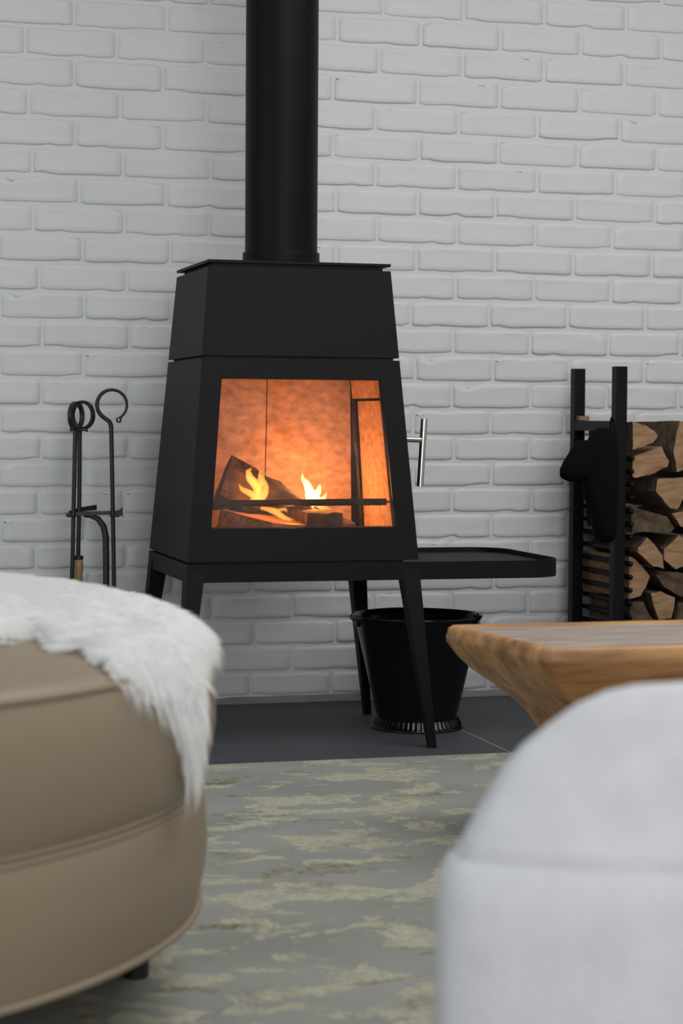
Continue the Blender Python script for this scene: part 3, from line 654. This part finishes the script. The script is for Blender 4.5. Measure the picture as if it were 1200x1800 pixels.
LOGS = [
 ([(0.998,0.7885),(1.04,0.778),(1.065,0.762),(1.074,0.748),(1.059,0.73),(1.027,0.719),(0.999,0.712)], 'e', 'rounded split log with a pale face, topmost beside the black post'),
 ([(1.131,0.792),(1.17,0.782),(1.192,0.724),(1.172,0.666),(1.125,0.651),(1.113,0.708)], 'e', 'tall upright log with dark bark, at the top right corner of the woodpile'),
 ([(0.999,0.692),(1.021,0.7),(1.086,0.722),(1.107,0.683),(1.102,0.666),(1.053,0.645),(1.008,0.6355),(0.999,0.640)], 'e', 'wedge-shaped pale log lying just below the topmost rounded log'),
 ([(1.069,0.635),(1.158,0.64),(1.155,0.597),(1.13,0.55),(1.11,0.553),(1.064,0.601)], 'e', 'cracked log with a wide dark bark side, third down in the woodpile'),
 ([(0.999,0.562),(1.03,0.553),(1.107,0.533),(1.130,0.500),(1.120,0.489),(1.034,0.49),(1.003,0.4885),(0.999,0.53)], 'b', 'flat mossy bark-faced log in the middle of the woodpile'),
 ([(1.112,0.541),(1.148,0.547),(1.191,0.560),(1.189,0.51),(1.161,0.499),(1.138,0.506)], 'e', 'half-hidden log at the right edge of the pile beside the mossy log'),
 ([(1.041,0.48),(1.063,0.462),(1.088,0.429),(1.093,0.391),(1.061,0.399),(1.012,0.437),(1.014,0.45)], 'e', 'triangular pale log pointing up below the mossy bark-faced log'),
 ([(1.096,0.445),(1.14,0.482),(1.175,0.464),(1.176,0.405),(1.134,0.386),(1.097,0.415)], 'e', 'square-cut log with a split face, right of the triangular log'),
 ([(0.999,0.427),(1.018,0.418),(1.065,0.371),(1.037,0.317),(1.006,0.308),(0.999,0.309)], 'e', 'large pale quarter log low beside the black post'),
 ([(1.073,0.374),(1.092,0.382),(1.151,0.382),(1.177,0.366),(1.171,0.310),(1.142,0.317),(1.1,0.341)], 'b', 'brown bark-faced log low at the right of the woodpile'),
 ([(1.053,0.328),(1.085,0.331),(1.126,0.314),(1.125,0.289),(1.118,0.255),(1.080,0.253),(1.061,0.295)], 'e', 'small upright yellowish log just above the table edge'),
 ([(0.999,0.303),(1.038,0.305),(1.050,0.277),(1.073,0.248),(1.070,0.232),(0.999,0.236)], 'b', 'dark bark log low in the corner beside the post'),
 ([(1.135,0.302),(1.178,0.298),(1.186,0.236),(1.130,0.240)], 'b', 'dark log at the lowest right of the visible pile'),
]
ends = random.Random(11)
yF = .122
for i, (poly, kind, lab) in enumerate(LOGS):
    cx = sum(p[0] for p in poly)/len(poly); cz = sum(p[1] for p in poly)/len(poly)
    off = ends.uniform(-.012, .012) - (.02 if i == 1 else 0); yb = YB - .005 + ends.uniform(-.04, .02)
    b = bmesh.new(); prof = []
    K = len(poly)
    for k in range(K):
        a, c_ = Vector(poly[k]), Vector(poly[(k+1) % K]); nq = max(2, int((c_-a).length/.012))
        for q in range(nq): prof.append(a.lerp(c_, q/nq))
    n = len(prof); secs = []
    for s_ in range(7):
        v = s_/6; y_ = yF+off + (yb-yF-off)*v; sc = 1 - .05*v
        ring_ = []
        for p in prof:
            q = Vector((cx, cz)) + (p-Vector((cx, cz)))*sc*.985; nn = .0028*nz3(q.x*45+i*7, y_*16, q.y*45)+.0015*nz3(q.x*130+i*7, y_*30, q.y*130)
            d = (q-Vector((cx, cz))).normalized(); q = q + d*(nn-.001)
            if q.x < .999: q.x = .999
            ring_.append((q.x, y_ + (.004*nz3(q.x*30, i, q.y*30) if s_ == 0 else 0), q.y))
        secs.append(ring_)
    rings = loft(b, secs, cap=False)
    for q in b.faces: q.material_index = 1
    ext = []
    for rg_, ysg in ((rings[0], 1), (rings[-1], -1)):
        cv = b.verts.new((cx, rg_[0].co.y - .002*ysg, cz))
        mid = [b.verts.new((cx+(v.co.x-cx)*.55, rg_[0].co.y - .0015*ysg + .003*nz3(v.co.x*40, i, v.co.z*40), cz+(v.co.z-cz)*.55)) for v in rg_]
        for j in range(n):
            q = (j+1) % n
            fa = b.faces.new((rg_[j], rg_[q], mid[q], mid[j])); fb = b.faces.new((mid[j], mid[q], cv))
            for fx in (fa, fb): fx.material_index = 0 if kind == 'e' else 1
    # one flank of a split log is also pale wood
    o = obj('firewood_log', b, [M['endgrain'], M['bark']], smooth=True, base=(cx, yF, cz), angle=0.55)
    tag(o, lab, 'log', 'split firewood in the black rack')
    if kind == 'e' and i in (0, 2, 8):
        for pl in o.data.polygons:
            if pl.material_index == 1 and (pl.normal.z > .45 or i == 8): pl.material_index = 0
# lower courses of the pile and those right of the frame, carried by the rails
def back_log(x, z, w, h, lab, kind):
    b = bmesh.new(); secs = []
    nn = 14
    for s_ in range(4):
        y_ = yF + (YB-.01-yF)*s_/3
        secs.append([(x+w*math.copysign(abs(math.cos(2*PI*k/nn))**.7, math.cos(2*PI*k/nn))*(1+.10*nz3(k, x*9, z*9)), y_, z+h*math.copysign(abs(math.sin(2*PI*k/nn))**.7, math.sin(2*PI*k/nn))*(1+.1*nz3(k+9, x*9, z*9))) for k in range(nn)])
    loft(b, secs, cap=False)
    for q in b.faces: q.material_index = 1
    b.verts.ensure_lookup_table()
    b.faces.new([b.verts[k] for k in range(nn)]); b.faces.new([b.verts[3*nn+k] for k in range(nn)])
    o = obj('firewood_log', b, [M['endgrain'], M['bark']], smooth=True, base=(x, yF, z), angle=.5); tag(o, lab, 'log', 'split firewood hidden low in the rack')
for zc in (.098, .193):
    for j in range(4):
        back_log(1.046+.098*j, zc, .047, .036 if zc < .15 else .034, 'firewood log in the low rows of the rack, hidden behind the wooden table', 'e')
for j in range(2):
    for zc in (.30, .41, .52, .63, .74):
        back_log(1.240+.102*j, zc, .047, .048, 'firewood log in the outer right part of the rack beyond the frame edge', 'e')
b = bmesh.new(); box(b, .962, .992, .405, .43, .7895, .802, .002)
tag(obj('wood_chip', b, M['endgrain'], base=(.977, .42, .79)), 'small pale wood offcut resting on the rack crossbar', 'wood')

# black glove hanging from the crossbar
gl = empty('fire_glove', 'black suede fireplace glove hanging from the side of the log rack', 'glove', (.93, .13, .79))
b = bmesh.new(); YG = .185
def blob(secs, n=20, seed=0, yc=YG):
    out = []
    for (x0, x1, z, th) in secs:
        cx_, a_ = (x0+x1)/2, (x1-x0)/2; rr = []
        for k in range(n):
            t = 2*PI*k/n; c_, s_ = math.cos(t), math.sin(t)
            x = cx_ + a_*math.copysign(abs(c_)**.8, c_); y_ = yc + th*math.copysign(abs(s_)**.8, s_)
            nn = .0022*nz3(x*40, y_*40+seed, z*40); rr.append((x+nn, y_+nn, z))
        out.append(rr)
    return out
Gx = .0
secs = [(.904,.925,.771,.006),(.888,.945,.763,.016),(.876,.951,.745,.026),(.866,.953,.715,.032),(.862,.953,.68,.036),(.860,.953,.64,.038),(.864,.953,.60,.038),(.880,.953,.565,.037),(.888,.953,.53,.034),(.893,.951,.50,.028),(.902,.945,.484,.018),(.915,.935,.477,.006)]
secs = [(a-.010, c_-.008, z-(.0 if z > .7 else .012), t) for a, c_, z, t in secs]
b = bmesh.new(); loft(b, blob(secs, yc=.098)); obj('hand', b, M['cloth'], gl, smooth=True, angle=2)
b = bmesh.new()
P_ = [(.905, .690), (.866, .684), (.840, .669), (.815, .654), (.797, .645), (.787, .641)]; W_ = [.060, .064, .050, .035, .021, .006]
ring_secs = []
for (x, z), w_ in zip(P_, W_):
    d = Vector((-.82, 0, -.57)); s_ = Vector((.57, 0, -.82)); cc = Vector((x, .098, z))
    ring_secs.append([cc + s_*w_*math.cos(2*PI*k/16) + Vector((0, .028*math.sin(2*PI*k/16)*min(1, w_/.03), 0)) for k in range(16)])
loft(b, ring_secs); obj('thumb', b, M['cloth'], gl, smooth=True, angle=2)
b = bmesh.new(); tube(b, [(.930, .102, .760), (.929, .106, .785), (.936, .116, .797), (.944, .120, .787), (.942, .108, .760)], .0035, 8); obj('hanging_loop', b, M['cloth'], gl, smooth=True)

# ------------------------------------------------------------------ wooden table
tb = empty('wooden_table', 'low carved honey-coloured wooden table with flared sides in front of the log rack', 'table', (.57, -1.43, 0))
TX0, TX1, TY0, TY1, TZ = .028, 1.16, -1.655, -1.235, .400
def rrect(x0, x1, y0, y1, r_, z, n=6, jit=0.0):
    pts = []
    for cx_, cy_, a0 in ((x1-r_, y0+r_, -PI/2), (x1-r_, y1-r_, 0), (x0+r_, y1-r_, PI/2), (x0+r_, y0+r_, PI)):
        for k in range(n+1):
            a = a0 + PI/2*k/n; pts.append((cx_+r_*math.cos(a), cy_+r_*math.sin(a), z))
    # subdivide the long sides
    out = []
    for i in range(len(pts)):
        a, c_ = Vector(pts[i]), Vector(pts[(i+1) % len(pts)]); L_ = (c_-a).length; m_ = max(1, int(L_/.05))
        for q in range(m_): out.append(a.lerp(c_, q/m_))
    return out
prof = [(.0, .386, .0), (-.003, .380, 0), (-.002, .370, 0), (.014, .345, 0), (.038, .320, 0), (.075, .293, 0), (.105, .268, 0), (.130, .240, 0), (.146, .21, 0), (.152, .15, 0), (.150, .08, 0), (.135, .03, 0), (.125, .0115, 0)]
base_ring = rrect(TX0, TX1, TY0, TY1, .022, 0)
base_ring = [Vector((p.x + .045*max(0, (TY1-p.y)/(TY1-TY0))*max(0, 1-(p.x-TX0)/.5) - .006, p.y, p.z)) for p in base_ring]
cxm, cym = (TX0+TX1)/2, (TY0+TY1)/2
def inset(ring_, d, z, wob=.004, ky=.75):
    out = []
    for p in ring_:
        sx = (p.x-cxm)/((TX1-TX0)/2); sy = (p.y-cym)/((TY1-TY0)/2)
        ax = max(0, 1-abs(abs(sx)-1)*6) if abs(sx) > .8 else 0
        fx = 1-d/((TX1-TX0)/2); fy = 1-d*ky/((TY1-TY0)/2)
        q = Vector((cxm+(p.x-cxm)*fx, cym+(p.y-cym)*fy, z))
        nn = wob*nz3(q.x*7, q.y*7, z*9); out.append(Vector((q.x+nn, q.y+nn*.7, z)))
    return out
b = bmesh.new(); secs = [inset(base_ring, .030, .3915), inset(base_ring, .022, .3985), inset(base_ring, .008, .4000), inset(base_ring, .001, .394)]
secs += [inset(base_ring, d, z) for d, z, _ in prof]
loft(b, secs); obj('carved_base', b, M['oak'], tb, smooth=True, angle=1.2, label='honey-brown flared base with a worn rounded rim')
b = bmesh.new(); loft(b, [inset(base_ring, .0295, .388), inset(base_ring, .0285, .3945)]); obj('tabletop', b, M['greywood'], tb, label='bleached greyish top board inside the rim')

# ------------------------------------------------------------------ ottoman
OX, OY = -1.372, -2.055
ot = empty('round_ottoman', 'large round tan leather ottoman with piped seams on dark legs, foreground left', 'ottoman', (OX, OY, 0))
RB, RM_, RT = .738, .742, .752
HB, HM, HT = .137, .301, .481
N = 144
b = bmesh.new(); lathe(b, [(.60, .128), (.70, .128), (RB-.003, .133), (RB+.002, .150), (RB+.010, .19), (RB+.013, .22), (RB+.010, .26), (RM_+.002, .296), (RM_-.004, .303), (.60, .304)], OX, OY, N); obj('lower_band', b, M['leather'], ot, smooth=True, angle=1)
b = bmesh.new(); lathe(b, [(.60, .302), (RM_-.004, .303), (RM_+.004, .313), (RM_+.013, .340), (RM_+.020, .385), (RM_+.019, .43), (RT+.004, .468), (RT-.005, .483), (.60, .482)], OX, OY, N); obj('upper_band', b, M['leather'], ot, smooth=True, angle=1)
b = bmesh.new(); lathe(b, [(RT-.005, .483), (RT-.012, .490), (.70, .497), (.60, .505), (.45, .513), (.25, .519), (.08, .521), (.0005, .521)], OX, OY, N, cap=False); obj('top_cushion', b, M['leather'], ot, smooth=True, angle=1)
def torus(R_, z, r_, name):
    b = bmesh.new(); secs = []
    rg_ = []
    for k in range(N):
        a = 2*PI*k/N; rg_.append([b.verts.new((OX+(R_+r_*math.cos(2*PI*j/8))*math.cos(a), OY+(R_+r_*math.cos(2*PI*j/8))*math.sin(a), z+r_*math.sin(2*PI*j/8))) for j in range(8)])
    for k in range(N):
        for j in range(8): b.faces.new((rg_[k][j], rg_[(k+1) % N][j], rg_[(k+1) % N][(j+1) % 8], rg_[k][(j+1) % 8]))
    obj(name, b, M['leather'], ot, smooth=True, angle=2)
torus(RB+.001, HB, .0055, 'piping'); torus(RM_-.001, HM-.004, .0050, 'piping'); torus(RM_-.001, HM+.005, .0045, 'piping'); torus(RT-.002, HT, .0055, 'piping')
for a in (-6, 66, 138, 210, 282):
    t = math.radians(a); x, y_ = OX+.655*math.cos(t), OY+.655*math.sin(t)
    b = bmesh.new(); lathe(b, [(.0165, .011), (.018, .013), (.0215, .129)], x, y_, 24); obj('leg', b, M['darkwood'], ot, smooth=True, angle=.6)

# ------------------------------------------------------------------ sheepskin
sk = empty('sheepskin_throw', 'white long-haired sheepskin draped over the tan ottoman and hanging off its right side', 'sheepskin', (OX+.4, OY, .50))
RE = .748
def surf(X, Y, h):
    """unrolled plan position -> point on / above the ottoman"""
    rho = math.hypot(X, Y); a = math.atan2(Y, X); ca, sa = math.cos(a), math.sin(a)
    if rho <= RE-.03:
        z = .521 - .024*(rho/.72)**2.2; n_ = Vector((ca*.06, sa*.06, 1)).normalized(); p = Vector((OX+rho*ca, OY+rho*sa, z))
    else:
        s_ = rho-(RE-.03); q = .055
        if s_ < q*PI/2:
            t = s_/q; p = Vector((OX+(RE-.03+q*.62*math.sin(t))*ca, OY+(RE-.03+q*.62*math.sin(t))*sa, .497-.03*(1-math.cos(t)))); n_ = Vector((ca*math.sin(t), sa*math.sin(t), math.cos(t)))
        else:
            dd = s_-q*PI/2; p = Vector((OX+(RE+.012+.006*math.sin(min(1, dd/.16)*PI))*ca, OY+(RE+.012+.006*math.sin(min(1, dd/.16)*PI))*sa, .467-dd)); n_ = Vector((ca, sa, 0))
    return p + n_*h, n_
def pp(a, r_): return (r_*math.cos(math.radians(a)), r_*math.sin(math.radians(a)))
POLY = [(-.35, -.36), (-.1, -.40), (.12, -.37), (.28, -.33), pp(-38.6, .536), pp(-30, .535), pp(-25.4, .525), pp(-31, .565), pp(-36.8, .612), pp(-35.5, .64), pp(-38, .675), pp(-42.5, .728), pp(-42, .765), pp(-39, .80), pp(-35.5, .835), pp(-33, .865), pp(-31, .905), pp(-29, .945), pp(-28, .93), pp(-27.5, .89), pp(-26, .85), pp(-24.5, .80), pp(-21, .768), pp(-10, .760), pp(0, .760), pp(8, .757), pp(16, .755), pp(26, .75), pp(38, .745), pp(52, .74), pp(66, .70), pp(85, .64), pp(110, .56), (-.40, .40), (-.52, .1), (-.45, -.2)]
def inside(x, y):
    c_ = False; n_ = len(POLY)
    for i in range(n_):
        (x1, y1), (x2, y2) = POLY[i], POLY[(i+1) % n_]
        if (y1 > y) != (y2 > y) and x < (x2-x1)*(y-y1)/(y2-y1)+x1: c_ = not c_
    return c_
def edist(x, y):
    d = 9; n_ = len(POLY)
    for i in range(n_):
        (x1, y1), (x2, y2) = POLY[i], POLY[(i+1) % n_]; dx, dy = x2-x1, y2-y1
        t = max(0, min(1, ((x-x1)*dx+(y-y1)*dy)/(dx*dx+dy*dy))); d = min(d, math.hypot(x-x1-t*dx, y-y1-t*dy))
    return d
def hfun(x, y, d):
    e = min(1, d/.045); e = e*(2-e)
    clump = .5+.5*nz3(x*14+3*nz3(x*6, y*6, 5), y*14, 1.0)
    hump = .060*math.exp(-((x-.25)/.26)**2-((y-.28)/.32)**2) + .010*nz3(x*4, y*4, 8)
    rho = math.hypot(x, y); k = 1 if rho < .70 else max(.45, 1-(rho-.70)*9)
    return e*(.016 + .010*clump + hump)*k + .001
g = .014; cache = {}; b = bmesh.new(); pts_in = []
nx_ = int(1.6/g)
for i in range(nx_):
    for j in range(int(1.5/g)):
        x, y_ = -.6+g*i, -.7+g*j
        if inside(x, y_):
            d = edist(x, y_); p, n_ = surf(x, y_, hfun(x, y_, d)); cache[(i, j)] = b.verts.new(p); pts_in.append((x, y_, d))
for (i, j), v in list(cache.items()):
    q = [cache.get((i+1, j)), cache.get((i+1, j+1)), cache.get((i, j+1))]
    if all(q): b.faces.new((v, *q))
for v in [v for v in b.verts if not v.link_faces]: b.verts.remove(v)
be = [e for e in b.edges if len(e.link_faces) == 1]
ret = bmesh.ops.extrude_edge_only(b, edges=be)
for v in [q for q in ret['geom'] if isinstance(q, bmesh.types.BMVert)]:
    X, Y = v.co.x-OX, v.co.y-OY; rr_ = math.hypot(X, Y)
    if v.co.z > .47: v.co.z -= .006
    else: v.co.x -= X/rr_*.01; v.co.y -= Y/rr_*.01
obj('hide', b, M['fur'], sk, smooth=True, angle=2.5)
# wool strands
rs = random.Random(5); verts = []; faces = []
def strand(x, y_, d, L_, wid):
    h = hfun(x, y_, d); p, n_ = surf(x, y_, h*.85)
    a = math.atan2(y_, x-.1); q, _ = surf(x+math.cos(a)*.01, y_+math.sin(a)*.01, h*.85); flow = (q-p).normalized()
    cl = Vector((nz3(x*9, y_*9, 3), nz3(x*9, y_*9, 7), nz3(x*9, y_*9, 11)*.4)); side = flow.cross(n_).normalized()
    dirv = (flow*1.0 + n_*(.16+rs.random()*.22)*(1 if math.hypot(x, y_) < .72 else .5) + cl*.40 + side*rs.uniform(-.25, .25)).normalized()
    wv = dirv.cross(Vector((rs.uniform(-1, 1), rs.uniform(-1, 1), rs.uniform(-1, 1)))).normalized()*wid
    P0 = p; P1 = p + dirv*L_*.45; P2 = p + dirv*L_*.85 + Vector((0, 0, -L_*.18))
    for v in (P1, P2):
        X, Y = v.x-OX, v.y-OY; rr_ = math.hypot(X, Y)
        if v.z > .42 and rr_ < .74 and v.z < .51: v.z = .512
    k = len(verts); verts.extend([P0-wv, P0+wv, P1-wv*.8, P1+wv*.8, P2]); faces.extend([(k, k+1, k+3, k+2), (k+2, k+3, k+4)])
for x, y_, d in pts_in:
    front = 1 if x > -.05 else .3
    for q in range(int((9 if d < .05 else 6)*front)):
        xx, yy_ = x+rs.uniform(-g, g)*.6, y_+rs.uniform(-g, g)*.6
        strand(xx, yy_, d, rs.uniform(.022, .045)*(1.15 if d < .03 else .8), .0009)
    # long tips at the right-hand edge
    rho = math.hypot(x, y_); a = math.degrees(math.atan2(y_, x))
    if d < .03 and -28 < a < 30 and rho > .7:
        for q in range(4): strand(x, y_, d, rs.uniform(.03, .045), .0010)
me = bpy.data.meshes.new('wool'); wl_ = wloc(sk); me.from_pydata([v-wl_ for v in verts], [], faces); me.materials.append(M['fur'])
o = bpy.data.objects.new('wool', me); COL.objects.link(o); o.parent = sk; o['kind'] = 'stuff'
print('strands', len(faces)//2)

# ------------------------------------------------------------------ boucle armchair, seen from behind
CA = .30; cr = Vector((math.cos(CA), -math.sin(CA), 0)); cf = Vector((math.sin(CA), math.cos(CA), 0))
P0 = Vector((-.66645, -3.29509, 0))
ch = empty('boucle_armchair', 'rounded off-white boucle armchair seen from behind, blurred in the foreground right', 'armchair', tuple(P0+cr*.4+cf*.15))
HWD = .41
def cushion(levels, yc, name, parent=ch, xc=HWD, n=64, pw=3.2, seed=0):
    b = bmesh.new(); secs = []
    for (inx, iny, z, depth) in levels:
        a_, d_ = HWD-inx, depth/2-iny; rr_ = []
        for k in range(n):
            t = 2*PI*k/n; c_, s_ = math.cos(t), math.sin(t)
            X = a_*math.copysign(abs(c_)**(2/pw), c_); Y = d_*math.copysign(abs(s_)**(2/pw), s_)
            p = P0 + cr*(xc+X) + cf*(yc+Y) + Vector((0, 0, z)); nn = .0012*nz3(p.x*9+seed, p.y*9, p.z*9); rr_.append(p+(cr*X+cf*Y).normalized()*nn+Vector((0, 0, nn*.4)))
        secs.append(rr_)
    loft(b, secs); return obj(name, b, M['boucle'], parent, smooth=True, angle=2)
D_ = .17
cushion([(.02, .02, .06, D_), (.006, .005, .08, D_), (.002, 0, .15, D_), (.001, 0, .25, D_), (.0, 0, .33, D_), (.0, .0, .3647, D_), (.0009, .001, .3939, D_), (.004, .004, .4150, D_), (.011, .011, .4270, D_), (.020, .020, .4340, D_), (.03, .03, .4345, D_)], .0, 'backrest_shell')
cushion([(.035, .035, .4330, D_), (.0205, .020, .4365, D_), (.0225, .022, .443, D_), (.0267, .026, .4514, D_), (.0384, .032, .4729, D_), (.0559, .042, .5022, D_), (.0715, .052, .5218, D_), (.0967, .050, .5421, D_), (.1142, .056, .5556, D_), (.1394, .062, .5680, D_), (.1633, .067, .5735, D_), (.21, .072, .5765, D_), (.27, .076, .577, D_)], .0, 'back_cushion')
cushion([(.13, .02, .27, .56), (.12, .01, .29, .56), (.12, 0, .33, .56), (.125, .01, .36, .56), (.15, .04, .375, .56), (.20, .09, .38, .56)], .37, 'seat_cushion')
cushion([(.11, .01, .10, .60), (.10, 0, .12, .60), (.10, 0, .25, .60), (.11, .01, .27, .60)], .385, 'seat_base')
for sx in (.17, .65):
    for sy in (.0, .58):
        p = P0 + cr*sx + cf*sy; b = bmesh.new(); lathe(b, [(.014, .011), (.020, .095)], p.x, p.y, 16); obj('leg', b, M['darkwood'], ch, smooth=True, angle=.6)
# piping seam between shell and cushion
b = bmesh.new(); pts = []
for k in range(65):
    t = 2*PI*k/64; c_, s_ = math.cos(t), math.sin(t); pw = 3.2
    p = P0 + cr*(HWD+(HWD-.020)*math.copysign(abs(c_)**(2/pw), c_)) + cf*((D_/2-.020)*math.copysign(abs(s_)**(2/pw), s_)); pts.append((p.x, p.y, .4355))
tube(b, pts, .003, 6); obj('seam', b, M['boucle'], ch, smooth=True)
